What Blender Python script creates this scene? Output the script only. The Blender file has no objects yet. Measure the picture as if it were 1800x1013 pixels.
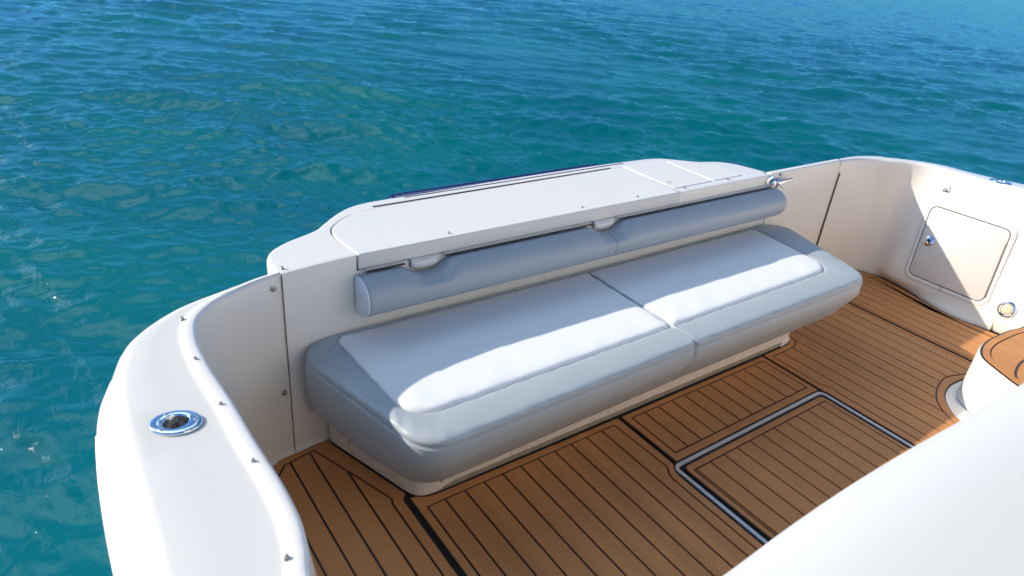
import bpy, bmesh, math, random
import numpy as np
from mathutils import Matrix, Vector
random.seed(7)
S = bpy.context.scene
COL = S.collection

# ------------------------------------------------------------------ camera
R = [[0.8125418595, -0.5762622418, 0.0877357124],
     [-0.2075356476, -0.4266522629, -0.8802822332],
     [0.5447060505, 0.6970578709, -0.4662677807]]
cd = bpy.data.cameras.new('camera')
cam = bpy.data.objects.new('camera', cd); COL.objects.link(cam)
M3 = Matrix(((R[0][0], -R[1][0], -R[2][0]), (R[0][1], -R[1][1], -R[2][1]), (R[0][2], -R[1][2], -R[2][2])))
cam.matrix_world = Matrix.Translation((0, 0, 1.8)) @ M3.to_4x4()
cd.sensor_width = 36.0; cd.lens = 23.997
cd.clip_start = .02; cd.clip_end = 6000
cd.dof.use_dof = True; cd.dof.focus_distance = 4.0; cd.dof.aperture_fstop = 4.5
S.camera = cam

# ------------------------------------------------------------------ light
SUN = Vector((-1.37, 1.305, 1.0)).normalized()
EL = math.asin(SUN.z); AZ = math.atan2(SUN.x, SUN.y)
ld = bpy.data.lights.new('sun', 'SUN'); ld.energy = 4.3; ld.angle = math.radians(.6); ld.color = (1, .91, .78)
sun = bpy.data.objects.new('sun', ld); COL.objects.link(sun)
sun.rotation_euler = SUN.to_track_quat('Z', 'Y').to_euler(); sun.location = (-6, 6, 6)
w = bpy.data.worlds.new('World'); S.world = w; w.use_nodes = True
nt = w.node_tree; nt.nodes.clear()
def N(nt, t, **k):
    n = nt.nodes.new(t)
    for a, b in k.items(): setattr(n, a, b)
    return n
out = N(nt, 'ShaderNodeOutputWorld'); bg = N(nt, 'ShaderNodeBackground'); bg.inputs[1].default_value = .095
sky = N(nt, 'ShaderNodeTexSky', sky_type='NISHITA', sun_disc=False, sun_elevation=EL, sun_rotation=AZ)
sky.air_density = 1.0; sky.dust_density = .15; sky.ozone_density = 2.2
tc = N(nt, 'ShaderNodeTexCoord'); mp = N(nt, 'ShaderNodeMapping'); mp.inputs['Scale'].default_value = (1, 1, 2.2)
nz = N(nt, 'ShaderNodeTexNoise'); nz.inputs['Scale'].default_value = 2.8; nz.inputs['Detail'].default_value = 8; nz.inputs['Roughness'].default_value = .62
cr = N(nt, 'ShaderNodeValToRGB'); cr.color_ramp.elements[0].position = .52; cr.color_ramp.elements[1].position = .545
cr.color_ramp.elements[1].color = (.85, .85, .85, 1)
mx = N(nt, 'ShaderNodeMixRGB'); mx.inputs[2].default_value = (16, 22, 25, 1)
L = nt.links.new
L(tc.outputs['Generated'], mp.inputs[0]); L(mp.outputs[0], nz.inputs[0]); L(nz.outputs[0], cr.inputs[0])

dt = N(nt, 'ShaderNodeVectorMath', operation='DOT_PRODUCT'); dt.inputs[1].default_value = Vector((-.42, .66, .70)).normalized()
mr = N(nt, 'ShaderNodeMapRange', interpolation_type='SMOOTHSTEP'); mr.inputs[1].default_value = .70; mr.inputs[2].default_value = .92; mr.inputs[3].default_value = .0
nv = N(nt, 'ShaderNodeVectorMath', operation='NORMALIZE'); mu = N(nt, 'ShaderNodeMath', operation='MULTIPLY')
L(tc.outputs['Generated'], nv.inputs[0]); L(nv.outputs[0], dt.inputs[0]); L(dt.outputs['Value'], mr.inputs[0]); L(mr.outputs[0], mu.inputs[0]); L(cr.outputs[0], mu.inputs[1])
L(mu.outputs[0], mx.inputs[0]);  
ti_ = N(nt, 'ShaderNodeMixRGB', blend_type='MULTIPLY'); ti_.inputs[0].default_value = 1; 
sx_ = N(nt, 'ShaderNodeSeparateXYZ'); er = N(nt, 'ShaderNodeValToRGB'); L(nv.outputs[0], sx_.inputs[0]); L(sx_.outputs[2], er.inputs[0])
er.color_ramp.elements[0].position = 0; er.color_ramp.elements[0].color = (.16, .68, 1.40, 1)
er.color_ramp.elements[1].position = .55; er.color_ramp.elements[1].color = (.62, .90, 1.18, 1)
L(er.outputs[0], ti_.inputs[2])
L(sky.outputs[0], ti_.inputs[1]); L(ti_.outputs[0], mx.inputs[1]); L(mx.outputs[0], bg.inputs[0]); L(bg.outputs[0], out.inputs[0])
S.view_settings.view_transform = 'Standard'; S.view_settings.look = 'None'
S.view_settings.exposure = 0.45; S.view_settings.gamma = 1.0
S.render.engine = 'CYCLES'
S.cycles.max_bounces = 8; S.cycles.diffuse_bounces = 5; S.cycles.glossy_bounces = 4
S.cycles.caustics_reflective = False; S.cycles.caustics_refractive = False

# ------------------------------------------------------------------ materials
def mat(name, col, rough=.4, metal=0, coat=0, bump=0, bscale=200, var=0, vscale=3, spec=.5, detail=4, coatr=.08, stain=None):
    m = bpy.data.materials.new(name); m.use_nodes = True
    n = m.node_tree; b = n.nodes['Principled BSDF']; l = n.links.new
    b.inputs['Roughness'].default_value = rough; b.inputs['Metallic'].default_value = metal
    b.inputs['Coat Weight'].default_value = coat; b.inputs['Coat Roughness'].default_value = coatr
    b.inputs['Specular IOR Level'].default_value = spec
    t = N(n, 'ShaderNodeTexCoord')
    c = tuple(col) + (1,)
    if var or stain:
        z = N(n, 'ShaderNodeTexNoise'); z.inputs['Scale'].default_value = vscale; z.inputs['Detail'].default_value = 6; z.inputs['Roughness'].default_value = .6
        l(t.outputs['Object'], z.inputs[0])
        x = N(n, 'ShaderNodeMixRGB'); x.inputs[1].default_value = tuple(v * (1 - var) for v in col) + (1,)
        x.inputs[2].default_value = tuple(min(1, v * (1 + var)) for v in col) + (1,)
        l(z.outputs[0], x.inputs[0]); last = x
        if stain:   # small scattered specks and dirt
            z2 = N(n, 'ShaderNodeTexNoise'); z2.inputs['Scale'].default_value = stain[0]; z2.inputs['Detail'].default_value = 3
            l(t.outputs['Object'], z2.inputs[0])
            r = N(n, 'ShaderNodeValToRGB'); r.color_ramp.elements[0].position = stain[1]; r.color_ramp.elements[1].position = stain[1] + .05
            r.color_ramp.elements[1].color = (stain[3],) * 3 + (1,)
            l(z2.outputs[0], r.inputs[0])
            x2 = N(n, 'ShaderNodeMixRGB'); x2.inputs[2].default_value = tuple(stain[2]) + (1,)
            l(r.outputs[0], x2.inputs[0]); l(last.outputs[0], x2.inputs[1]); last = x2
        l(last.outputs[0], b.inputs['Base Color'])
    else:
        b.inputs['Base Color'].default_value = c
    if bump:
        z = N(n, 'ShaderNodeTexNoise'); z.inputs['Scale'].default_value = bscale; z.inputs['Detail'].default_value = detail
        l(t.outputs['Object'], z.inputs[0])
        bb = N(n, 'ShaderNodeBump'); bb.inputs['Strength'].default_value = bump; bb.inputs['Distance'].default_value = .002
        l(z.outputs[0], bb.inputs['Height']); l(bb.outputs[0], b.inputs['Normal'])
    return m
GEL = mat('gelcoat', (.79, .745, .685), .26, coat=.18, coatr=.06, var=.02, vscale=2.5, bump=.25, bscale=5, detail=2)
GEL_WARM = mat('gelcoat_warm_bounce', (.83, .775, .685), .30, coat=.15, coatr=.06, var=.03, vscale=2.2, bump=.25, bscale=5, detail=2, stain=(40, .72, (.45, .38, .3), .35))  # warm bounce on the shaded inner walls is put into this gelcoat colour
NONSKID = mat('gelcoat_nonskid', (.64, .62, .59), .7, var=.02, vscale=5, bump=.3, bscale=500, spec=.15)
GELW = mat('gelcoat_satin', (.74, .705, .66), .5, coat=.05, var=.02, vscale=4, bump=.25, bscale=600)
FASC = mat('gelcoat_aged', (.76, .68, .59), .45, coat=.1, var=.08, vscale=9, stain=(60, .66, (.25, .2, .15), .5))
DIRT = mat('weathered_plinth', (.36, .30, .22), .7, var=.25, vscale=25, stain=(70, .6, (.12, .1, .07), .8))
GREY = mat('grey_vinyl', (.37, .41, .435), .42, bump=.45, bscale=16, detail=5, var=.03, vscale=6, spec=.45)
GREYB = mat('grey_vinyl_bolster', (.36, .40, .43), .38, bump=.35, bscale=14, detail=4, var=.03, vscale=6, spec=.5)
WHITE = mat('white_vinyl', (.80, .80, .795), .5, bump=.45, bscale=13, detail=5, var=.015, vscale=7, spec=.35, stain=(55, .74, (.5, .5, .5), .5))
SEAT = mat('near_seat_vinyl', (.60, .59, .565), .5, bump=.2, bscale=30, spec=.3)
STITCH = mat('thread', (.62, .68, .73), .6)
TEAK = mat('synthetic_teak', (.52, .225, .078), .55, bump=.5, bscale=420, var=.10, vscale=10, spec=.35, stain=(85, .72, (.08, .045, .03), .7))
n_ = TEAK.node_tree; b_ = n_.nodes['Principled BSDF']; src = b_.inputs['Base Color'].links[0].from_socket
t_ = N(n_, 'ShaderNodeTexCoord'); sp = N(n_, 'ShaderNodeSeparateXYZ'); m1 = N(n_, 'ShaderNodeMath', operation='MULTIPLY'); m1.inputs[1].default_value = 12.05
m2 = N(n_, 'ShaderNodeMath', operation='FLOOR'); wn_ = N(n_, 'ShaderNodeTexWhiteNoise', noise_dimensions='1D')
gm = N(n_, 'ShaderNodeMapping'); gm.inputs['Scale'].default_value = (90, 30, 1); gn = N(n_, 'ShaderNodeTexNoise'); gn.inputs['Scale'].default_value = 1; gn.inputs['Detail'].default_value = 3
ad = N(n_, 'ShaderNodeMath', operation='ADD'); rg = N(n_, 'ShaderNodeMapRange'); rg.inputs[1].default_value = .3; rg.inputs[2].default_value = 1.7; rg.inputs[3].default_value = .90; rg.inputs[4].default_value = 1.10
hm = N(n_, 'ShaderNodeMixRGB', blend_type='MULTIPLY'); hm.inputs[0].default_value = 1; k_ = n_.links.new
k_(t_.outputs['Object'], sp.inputs[0]); k_(sp.outputs[0], m1.inputs[0]); k_(m1.outputs[0], m2.inputs[0]); k_(m2.outputs[0], wn_.inputs['W'])
k_(t_.outputs['Object'], gm.inputs[0]); k_(gm.outputs[0], gn.inputs[0]); k_(wn_.outputs['Value'], ad.inputs[0]); k_(gn.outputs[0], ad.inputs[1]); k_(ad.outputs[0], rg.inputs[0])
k_(src, hm.inputs[1]); k_(rg.outputs[0], hm.inputs[2]); k_(hm.outputs[0], b_.inputs['Base Color'])
CAULK = mat('black_caulk', (.012, .013, .016), .45)
DARK = mat('dark_gap', (.03, .028, .026), .8)
HINGEM = mat('bronzed_hinge', (.20, .16, .12), .45, metal=.6, var=.4, vscale=60)
CHROME = mat('polished_steel', (.80, .81, .83), .10, metal=1, bump=.15, bscale=30)
BRUSH = mat('brushed_aluminium', (.72, .70, .66), .42, metal=.45, var=.08, vscale=30)
STEEL = mat('dull_stud', (.42, .39, .35), .3, metal=.9)
RUB = mat('rail_blue_reflection', (.10, .14, .30), .12, metal=.75)  # reflected blue painted into the polished steel
LENS = mat('warm_lens', (.62, .56, .38), .15, coat=.8, var=.25, vscale=60)
CUP = mat('cup_liner', (.66, .58, .50), .5, var=.25, vscale=40, stain=(50, .55, (.12, .1, .09), .8))

# water
WM = bpy.data.materials.new('sea_water'); WM.use_nodes = True
n = WM.node_tree; n.nodes.clear(); l = n.links.new
wo = N(n, 'ShaderNodeOutputMaterial'); df = N(n, 'ShaderNodeBsdfDiffuse'); gl = N(n, 'ShaderNodeBsdfGlossy'); gl.inputs['Roughness'].default_value = .03
fr = N(n, 'ShaderNodeFresnel'); fr.inputs['IOR'].default_value = 1.34; ms = N(n, 'ShaderNodeMixShader')
t = N(n, 'ShaderNodeTexCoord')
z = N(n, 'ShaderNodeTexNoise'); z.inputs['Scale'].default_value = .35; z.inputs['Detail'].default_value = 4
r = N(n, 'ShaderNodeValToRGB'); r.color_ramp.elements[0].position = .3; r.color_ramp.elements[1].position = .7
r.color_ramp.elements[0].color = (.000, .108, .155, 1); r.color_ramp.elements[1].color = (.000, .148, .152, 1)
l(t.outputs['Object'], z.inputs[0]); l(z.outputs[0], r.inputs[0]); l(r.outputs[0], df.inputs[0])
mpw = N(n, 'ShaderNodeMapping'); mpw.inputs['Rotation'].default_value = (0, 0, math.radians(-50)); mpw.inputs['Scale'].default_value = (1.0, .45, 1)
z1 = N(n, 'ShaderNodeTexNoise'); z1.inputs['Scale'].default_value = 22; z1.inputs['Detail'].default_value = 5; z1.inputs['Roughness'].default_value = .55; z1.inputs['Distortion'].default_value = .5
b1 = N(n, 'ShaderNodeBump'); b1.inputs['Strength'].default_value = 1.0; b1.inputs['Distance'].default_value = .006
l(t.outputs['Object'], mpw.inputs[0]); l(mpw.outputs[0], z1.inputs[0]); l(z1.outputs[0], b1.inputs['Height'])
mp2 = N(n, 'ShaderNodeMapping'); mp2.inputs['Rotation'].default_value = (0, 0, math.radians(-52)); mp2.inputs['Scale'].default_value = (1.0, .42, 1)
z2 = N(n, 'ShaderNodeTexNoise'); z2.noise_type = 'RIDGED_MULTIFRACTAL'; z2.inputs['Scale'].default_value = 2.3; z2.inputs['Detail'].default_value = 5; z2.inputs['Roughness'].default_value = .5; z2.inputs['Lacunarity'].default_value = 2.1; z2.inputs['Distortion'].default_value = .35
b2 = N(n, 'ShaderNodeBump'); b2.inputs['Strength'].default_value = 1.0; b2.inputs['Distance'].default_value = .023
l(t.outputs['Object'], mp2.inputs[0]); l(mp2.outputs[0], z2.inputs[0]); l(z2.outputs[0], b2.inputs['Height']); l(b2.outputs[0], b1.inputs['Normal'])
for k in (gl, fr): l(b1.outputs[0], k.inputs['Normal'])
up_ = N(n, 'ShaderNodeCombineXYZ'); up_.inputs[2].default_value = 1; l(up_.outputs[0], df.inputs['Normal'])   # light scattered back from below leaves upwards, whatever the ripples
l(fr.outputs[0], ms.inputs[0]); l(df.outputs[0], ms.inputs[1]); l(gl.outputs[0], ms.inputs[2]); l(ms.outputs[0], wo.inputs[0])

# ------------------------------------------------------------------ mesh helpers
def link(o, parent=None):
    COL.objects.link(o)
    if parent: o.parent = parent
    return o
def mesh(name, verts, faces, m, parent=None, smooth=35, mi=None, bevel=0, seg=2, loc=None):
    me = bpy.data.meshes.new(name); me.from_pydata([tuple(v) for v in verts], [], faces); me.validate()
    for mm in (m if isinstance(m, (list, tuple)) else [m]): me.materials.append(mm)
    if mi: me.polygons.foreach_set('material_index', mi)
    bm = bmesh.new(); bm.from_mesh(me)
    bmesh.ops.remove_doubles(bm, verts=bm.verts, dist=1e-5)
    bmesh.ops.recalc_face_normals(bm, faces=bm.faces)
    bm.to_mesh(me); bm.free()
    if smooth:
        me.polygons.foreach_set('use_smooth', [True] * len(me.polygons)); me.set_sharp_from_angle(angle=math.radians(smooth))
    o = bpy.data.objects.new(name, me); link(o, parent)
    if bevel:
        b = o.modifiers.new('bevel', 'BEVEL'); b.width = bevel; b.segments = seg; b.limit_method = 'ANGLE'; b.angle_limit = math.radians(40); b.harden_normals = False
    return o
class MB:
    def __init__(s): s.v = []; s.f = []; s.mi = []; s.cur = 0
    def add(s, v, f):
        o = len(s.v); s.v += [tuple(p) for p in v]; s.f += [tuple(i + o for i in q) for q in f]; s.mi += [s.cur] * len(f)
    def rings(s, rs, closed=True, cap0=False, cap1=False):
        n = len(rs[0]); v = [p for r in rs for p in r]; f = []
        for k in range(len(rs) - 1):
            for i in range(n if closed else n - 1):
                j = (i + 1) % n; f.append((k*n+i, k*n+j, (k+1)*n+j, (k+1)*n+i))
        if cap0: f.append(tuple(range(n)))
        if cap1: f.append(tuple((len(rs)-1)*n + i for i in range(n)))
        s.add(v, f)
    def slab(s, poly, z0, z1):
        s.rings([[(x, y, z0) for x, y in poly], [(x, y, z1) for x, y in poly]], True, True, True)
    def fill(s, loops, z):      # polygon with holes, flat
        bm = bmesh.new(); E = []
        for lp in loops:
            vs = [bm.verts.new((x, y, z)) for x, y in lp]
            E += [bm.edges.new((vs[i], vs[(i+1) % len(vs)])) for i in range(len(vs))]
        bmesh.ops.triangle_fill(bm, use_beauty=True, use_dissolve=False, edges=E)
        bm.verts.index_update()
        s.add([v.co[:] for v in bm.verts], [tuple(v.index for v in f.verts) for f in bm.faces]); bm.free()
    def ringslab(s, outer, inner, z0, z1):
        s.fill([outer, inner], z1)
        for lp in (outer, inner): s.rings([[(x, y, z0) for x, y in lp], [(x, y, z1) for x, y in lp]], True)
    def build(s, name, m, parent=None, **k): return mesh(name, s.v, s.f, m, parent, mi=s.mi, **k)
def crom(P, n=6):               # Catmull-Rom through the points
    P = [np.array(p, float) for p in P]; o = []
    for i in range(len(P) - 1):
        a = P[i-1] if i else 2*P[0] - P[1]; b, c = P[i], P[i+1]; d = P[i+2] if i + 2 < len(P) else 2*P[-1] - P[-2]
        for k in range(n):
            t = k / n
            o.append(.5*((2*b) + (c-a)*t + (2*a-5*b+4*c-d)*t*t + (3*b-a-3*c+d)*t**3))
    o.append(P[-1]); return [tuple(p) for p in o]
def rp(V, rad, seg=6, sub=1):   # rounded polygon: same radius list -> same point count
    V = [np.array(v, float) for v in V]; n = len(V); o = []
    cs = []
    for i in range(n):
        a, b, c = V[i-1], V[i], V[(i+1) % n]; r = rad[i] if isinstance(rad, (list, tuple)) else rad
        u = (a-b)/np.linalg.norm(a-b); w_ = (c-b)/np.linalg.norm(c-b)
        ang = math.acos(max(-1, min(1, float(u @ w_)))); d = r / math.tan(ang/2)
        p, q = b + u*d, b + w_*d
        ctr = b + (u+w_)/np.linalg.norm(u+w_) * (r/math.sin(ang/2))
        pts = []
        for k in range(seg+1):
            t = k/seg; m = (p-ctr)*(1-t) + (q-ctr)*t
            m = m/ max(1e-9, np.linalg.norm(m)) * r; pts.append(ctr + m)
        cs.append(pts)
    for i in range(n):
        o += cs[i]; nx = cs[(i+1) % n][0]; la = cs[i][-1]
        for k in range(1, sub): o.append(la + (nx-la)*k/sub)
    return [tuple(p) for p in o]
def area(P): return sum(P[i][0]*P[(i+1) % len(P)][1] - P[(i+1) % len(P)][0]*P[i][1] for i in range(len(P)))/2
def inset(P, d):                # positive = inwards
    s = 1 if area(P) > 0 else -1; n = len(P); o = []
    for i in range(n):
        a, b, c = np.array(P[i-1][:2]), np.array(P[i][:2]), np.array(P[(i+1) % n][:2])
        e1 = b-a; e2 = c-b; l1 = np.linalg.norm(e1); l2 = np.linalg.norm(e2)
        if l1 < 1e-9: e1, l1 = e2, l2
        if l2 < 1e-9: e2, l2 = e1, l1
        n1 = np.array((-e1[1], e1[0]))/l1*s; n2 = np.array((-e2[1], e2[0]))/l2*s
        m = n1+n2; k = max(.35, float(m @ m)/2)
        o.append(tuple(b + m/k*d))
    return o
def clip(P, axis, val, keep):   # half-plane clip; keep +1: coord >= val
    o = []; n = len(P)
    for i in range(n):
        a, b = P[i], P[(i+1) % n]; da = (a[axis]-val)*keep; db = (b[axis]-val)*keep
        if da >= 0: o.append(a)
        if da*db < 0:
            t = da/(da-db); o.append((a[0]+(b[0]-a[0])*t, a[1]+(b[1]-a[1])*t))
    return o
def tube(P, r, m, name, parent, n=12, cap=True):
    P = [np.array(p, float) for p in P]; mb = MB(); rs = []
    for i, p in enumerate(P):
        t = P[min(i+1, len(P)-1)] - P[max(i-1, 0)]; t /= np.linalg.norm(t)
        a = np.cross(t, (0, 0, 1) if abs(t[0]) + abs(t[1]) > .2 and name != 'piping_v' else (1, 0, 0)); a /= np.linalg.norm(a); b = np.cross(a, t)
        rr = r[i] if isinstance(r, (list, tuple)) else r
        rs.append([tuple(p + (a*math.cos(x)+b*math.sin(x))*rr) for x in [2*math.pi*k/n for k in range(n)]])
    mb.rings(rs, True, cap, cap); return mb.build(name, m, parent)
def tag(o, label=None, cat=None, group=None, kind=None):
    for k, v in (('label', label), ('category', cat), ('group', group), ('kind', kind)):
        if v: o[k] = v
    return o
def empty(name, loc, label, cat, group=None):
    o = bpy.data.objects.new(name, None); o.location = (0, 0, 0); o.empty_display_size = .1; COL.objects.link(o)
    o.location = loc; tag(o, label, cat, group); EMP[o] = Vector(loc); return o
EMP = {}

# ------------------------------------------------------------------ water
SEA = -.45
rng = np.random.default_rng(5)
rad = [.2]
while rad[-1] < 3000:
    r0 = rad[-1]; rad.append(r0 + max(.03 if r0 > 2.2 else .12, (r0*r0 + 5.1)/(2.25*860)))
    if rad[-1] > 120: break
while rad[-1] < 3500: rad.append(rad[-1]*1.25)
rad = np.array(rad)
az = np.concatenate([np.arange(-8, 112, .10), np.arange(112, 352, 2.0)]) * math.pi/180
RR, AA = np.meshgrid(rad, az, indexing='ij')
X = RR*np.cos(AA); Y = RR*np.sin(AA); Z = np.zeros_like(X)
base = math.radians(52)
def lowpass(seed, sc):
    g = np.random.default_rng(seed); o = np.zeros_like(X)
    for _ in range(9):
        a = g.uniform(0, 2*math.pi); k = 2*math.pi/(sc*g.uniform(.6, 1.7)); o += np.sin(k*(X*math.cos(a)+Y*math.sin(a)) + g.uniform(0, 6.28))
    return o/3
lee = np.clip(1 - np.exp(-(((X-.0)/2.8)**2 + ((Y-3.2)/2.6)**2)/1.3)*.35, 0, 1)
gust = .8 + .28*lowpass(31, 9)
for i in range(150):
    lam = .095 * (1.9/.095)**(i/149) * rng.uniform(.9, 1.1)
    th = base + rng.normal(0, .55 if lam < .8 else .40); k = 2*math.pi/lam
    slope = .034 if lam < .6 else .025*(.6/lam)**.3
    amp = slope*lam/(2*math.pi) * rng.uniform(.6, 1.4)
    ph = k*(X*math.cos(th)+Y*math.sin(th)) + rng.uniform(0, 6.28) + .6*lowpass(100+i % 4, 3.0*lam + 1)
    s = np.sin(ph)
    fade = np.clip(1.6 - (RR*RR/(2.25*700))/(lam*.55), .75, 1) if lam < 2 else 1
    Z += amp*(s - .30*np.cos(2*ph)) * (lee if lam < 1.2 else 1) * gust * fade
Z *= np.clip((600-RR)/400, 0, 1)
nr, na = X.shape
V = np.stack([X.ravel(), Y.ravel(), (Z+SEA).ravel()], 1).astype(np.float32)
I = np.arange(nr*na).reshape(nr, na); J = np.roll(I, -1, 1)
F = np.stack([I[:-1], I[1:], J[1:], J[:-1]], -1).reshape(-1, 4)
me = bpy.data.meshes.new('water'); me.vertices.add(len(V)); me.vertices.foreach_set('co', V.ravel())
me.loops.add(F.size); me.loops.foreach_set('vertex_index', F.ravel().astype(np.int32))
me.polygons.add(len(F)); me.polygons.foreach_set('loop_start', np.arange(0, F.size, 4, dtype=np.int32))
me.polygons.foreach_set('use_smooth', np.ones(len(F), bool)); me.update(); me.validate()
me.materials.append(WM)
tag(link(bpy.data.objects.new('water', me)), kind='structure')

# ------------------------------------------------------------------ the boat
B = empty('motor_boat', (2.29, 1.0, -.45), 'white motor boat with teak cockpit deck seen from inside at its stern', 'boat')
ZT = .747
def part(mb, name, m, parent=None, **k): return mb.build(name, m, parent or B, **k)

# deck base under everything
mb = MB()
deckpoly = [(.30, -1.6), (.30, 1.7), (.45, 1.97), (.60, 2.03), (4.0, 2.03), (4.33, 1.95), (4.42, 1.75), (4.40, -1.6)]
mb.slab(deckpoly, -.12, -.006); part(mb, 'deck', CAULK)

# ---- left coaming and wall
st = [  # inner, flat edge, outer, floor line
 ((.660, 2.004), (.655, 2.045), (.650, 2.085), (.660, 2.004)),
 ((.604, 1.990), (.600, 2.014), (.597, 2.030), (.606, 1.992)),
 ((.530, 1.968), (.512, 1.998), (.498, 2.016), (.545, 1.976)),
 ((.452, 1.934), (.415, 1.966), (.390, 1.994), (.470, 1.945)),
 ((.375, 1.892), (.275, 1.912), (.228, 1.950), (.425, 1.900)),
 ((.318, 1.830), (.155, 1.812), (.096, 1.840), (.405, 1.840)),
 ((.294, 1.760), (.112, 1.715), (.042, 1.734), (.395, 1.760)),
 ((.284, 1.680), (.088, 1.620), (.013, 1.625), (.390, 1.680)),
 ((.284, 1.551), (.072, 1.490), (-.003, 1.490), (.390, 1.551)),
 ((.292, 1.412), (.064, 1.380), (-.011, 1.380), (.390, 1.412)),
 ((.296, 1.246), (.062, 1.246), (-.017, 1.246), (.390, 1.246)),
 ((.303, 1.088), (.058, 1.088), (-.020, 1.088), (.390, 1.088)),
 ((.300, .980), (.052, .980), (-.024, .980), (.390, .980)),
 ((.286, .903), (.048, .900), (-.026, .900), (.380, .903)),
 ((.262, .800), (.040, .800), (-.030, .800), (.370, .800)),
 ((.245, .500), (.030, .500), (-.030, .500), (.360, .500)),
 ((.240, -1.6), (.030, -1.6), (-.030, -1.6), (.360, -1.6))]
Q = crom([sum(s, ()) for s in st], 8)
prof = []
rs = []
for q in Q:
    I2, F2, O2, B2 = [np.array(q[2*k:2*k+2]) for k in range(4)]
    wd = np.linalg.norm(F2-I2); u = (F2-I2)/wd; wo_ = np.linalg.norm(O2-F2); uo = (O2-F2)/max(wo_, 1e-6)
    lip = min(.040, wd*.35); k = min(1, wo_/.07)
    P = []
    def pt(p, z): P.append((p[0], p[1], z))
    pt(B2 + u*-.03, -.004); pt(B2 + u*-.010, .001); pt(B2 + u*-.002, .010); pt(B2, .03)
    for t in (.15, .4, .7, .93): pt(B2*(1-t) + I2*t, .03 + (ZT-.03-.018)*t)
    W = B2*.02 + I2*.98
    for a in range(1, 6):
        a2 = a*math.pi/10; pt(I2 + u*.014*(1-math.cos(a2)), ZT-.016+.016*math.sin(a2))
    pt(I2 + u*lip*.75, ZT+.001); pt(I2 + u*lip, ZT-.002); pt(I2 + u*(lip+.010), ZT-.0045); pt(I2 + u*(lip+.018), ZT-.0052)
    pt(I2 + u*(wd*.5+lip*.5), ZT-.0055); pt(F2 - u*.015, ZT-.0065); pt(F2, ZT-.010)
    pt(F2 + uo*wo_*.22, ZT-.018-.006*k); pt(F2 + uo*wo_*.45, ZT-.026-.022*k)
    pt(F2 + uo*wo_*.58, ZT-.036-.044*k); pt(F2 + uo*wo_*.64, ZT-.045-.064*k); pt(F2 + uo*wo_*.70, ZT-.047-.070*k)
    pt(F2 + uo*wo_*.96, ZT-.050-.074*k); pt(O2, ZT-.054-.080*k); pt(O2, ZT-.075-.105*k)
    pt(O2 - uo*.010, ZT-.082-.112*k); pt(O2 - uo*.012, ZT-.25); pt(O2 - uo*.02, SEA-.3)
    rs.append(P)
for P in rs:
    P[:] = [(x, y, z-.006*min(1, max(0, (x-.606)/.01))) if x > .606 else (x, y, z) for x, y, z in P]
mb = MB(); mb.rings(rs, False); npf = len(rs[0])-1; mb.mi = [1 if i % npf in (15, 16, 17, 18) else 2 if i % npf < 8 else 0 for i in range(len(mb.f))]
CL = part(mb, 'side_coaming', [GEL, NONSKID, GEL_WARM], smooth=50)
bm = bmesh.new(); bm.from_mesh(CL.data)      # opening for the rod holder
near = [f for f in bm.faces if math.hypot(f.calc_center_median().x-.163, f.calc_center_median().y-1.385) < .09 and f.calc_center_median().z > .7]
bmesh.ops.subdivide_edges(bm, edges=list({e for f in near for e in f.edges}), cuts=5, use_grid_fill=True)
bm.faces.ensure_lookup_table()
dl = [f for f in bm.faces if all(math.hypot(v.co.x-.163, v.co.y-1.385) < .037 for v in f.verts) and f.calc_center_median().z > .7]
bmesh.ops.delete(bm, geom=dl, context='FACES'); bm.to_mesh(CL.data); bm.free()
rail = [(q[4]+.001, q[5], ZT-.148) for q in Q[int(8*7.2):]]
tube(rail, .006, BRUSH, 'rub_rail', B)

# ---- transom: inner wall, top plate, outer skin
front = [(.606, 1.985), (.70, 1.999), (.80, 2.009), (.876, 2.014)]
outer_t = crom([(.603, 1.988), (.592, 2.045), (.594, 2.10), (.625, 2.165), (.696, 2.219), (.821, 2.274), (.88, 2.325), (.959, 2.395), (1.03, 2.440), (1.111, 2.462), (1.20, 2.468),
                (1.40, 2.474), (1.892, 2.492), (2.45, 2.496), (2.66, 2.490), (2.80, 2.480), (2.880, 2.455), (2.96, 2.395), (3.046, 2.335), (3.15, 2.30), (3.225, 2.225), (3.255, 2.14), (3.262, 2.07)], 5)
lid_o = [(.882, 2.010)] + crom([(.872, 2.10), (.868, 2.185), (.884, 2.250), (.920, 2.295), (.965, 2.332), (1.03, 2.362), (1.14, 2.380), (1.275, 2.386)], 4) + [(1.9, 2.402), (2.531, 2.416), (2.534, 2.010)]
g = .005
mouth = [(.877, 2.0155)] + [(x-g if x < 1 else x, y+g if y > 2.2 else y) for x, y in lid_o[1:-2]] + [(2.5355, 2.422), (2.5395, 2.0165)]
top_out = [(x, y) for x, y in outer_t]
cin = inset(front + mouth + [(3.258, 2.021)] + list(reversed(top_out)), .016)
nfm = len(front) + len(mouth) + 1
oc = list(reversed(top_out)); loop_in = []      # outer contour pulled in, tapering to nothing at both ends
for i, p in enumerate(oc):
    a, b = np.array(oc[max(0, i-1)]), np.array(oc[min(len(oc)-1, i+1)]); d = (b-a)/np.linalg.norm(b-a)
    k = .016*min(1, i/6, (len(oc)-1-i)/6); loop_in.append((p[0]-d[1]*k, p[1]+d[0]*k))
if area(loop_in + [(1.9, 2.0)]) < 0: loop_in = [(2*p[0]-q[0], 2*p[1]-q[1]) for p, q in zip(oc, loop_in)]
poly = front + mouth + [(3.258, 2.021)] + loop_in
mb = MB(); mb.fill([poly], ZT); plate = mb; mb = MB()
rs = []
for a in range(7):
    t = a/6*math.pi/2
    rs.append([(i[0]+(o[0]-i[0])*math.sin(t), i[1]+(o[1]-i[1])*math.sin(t), ZT-.016*(1-math.cos(t))) for i, o in zip(loop_in, oc)])
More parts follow.
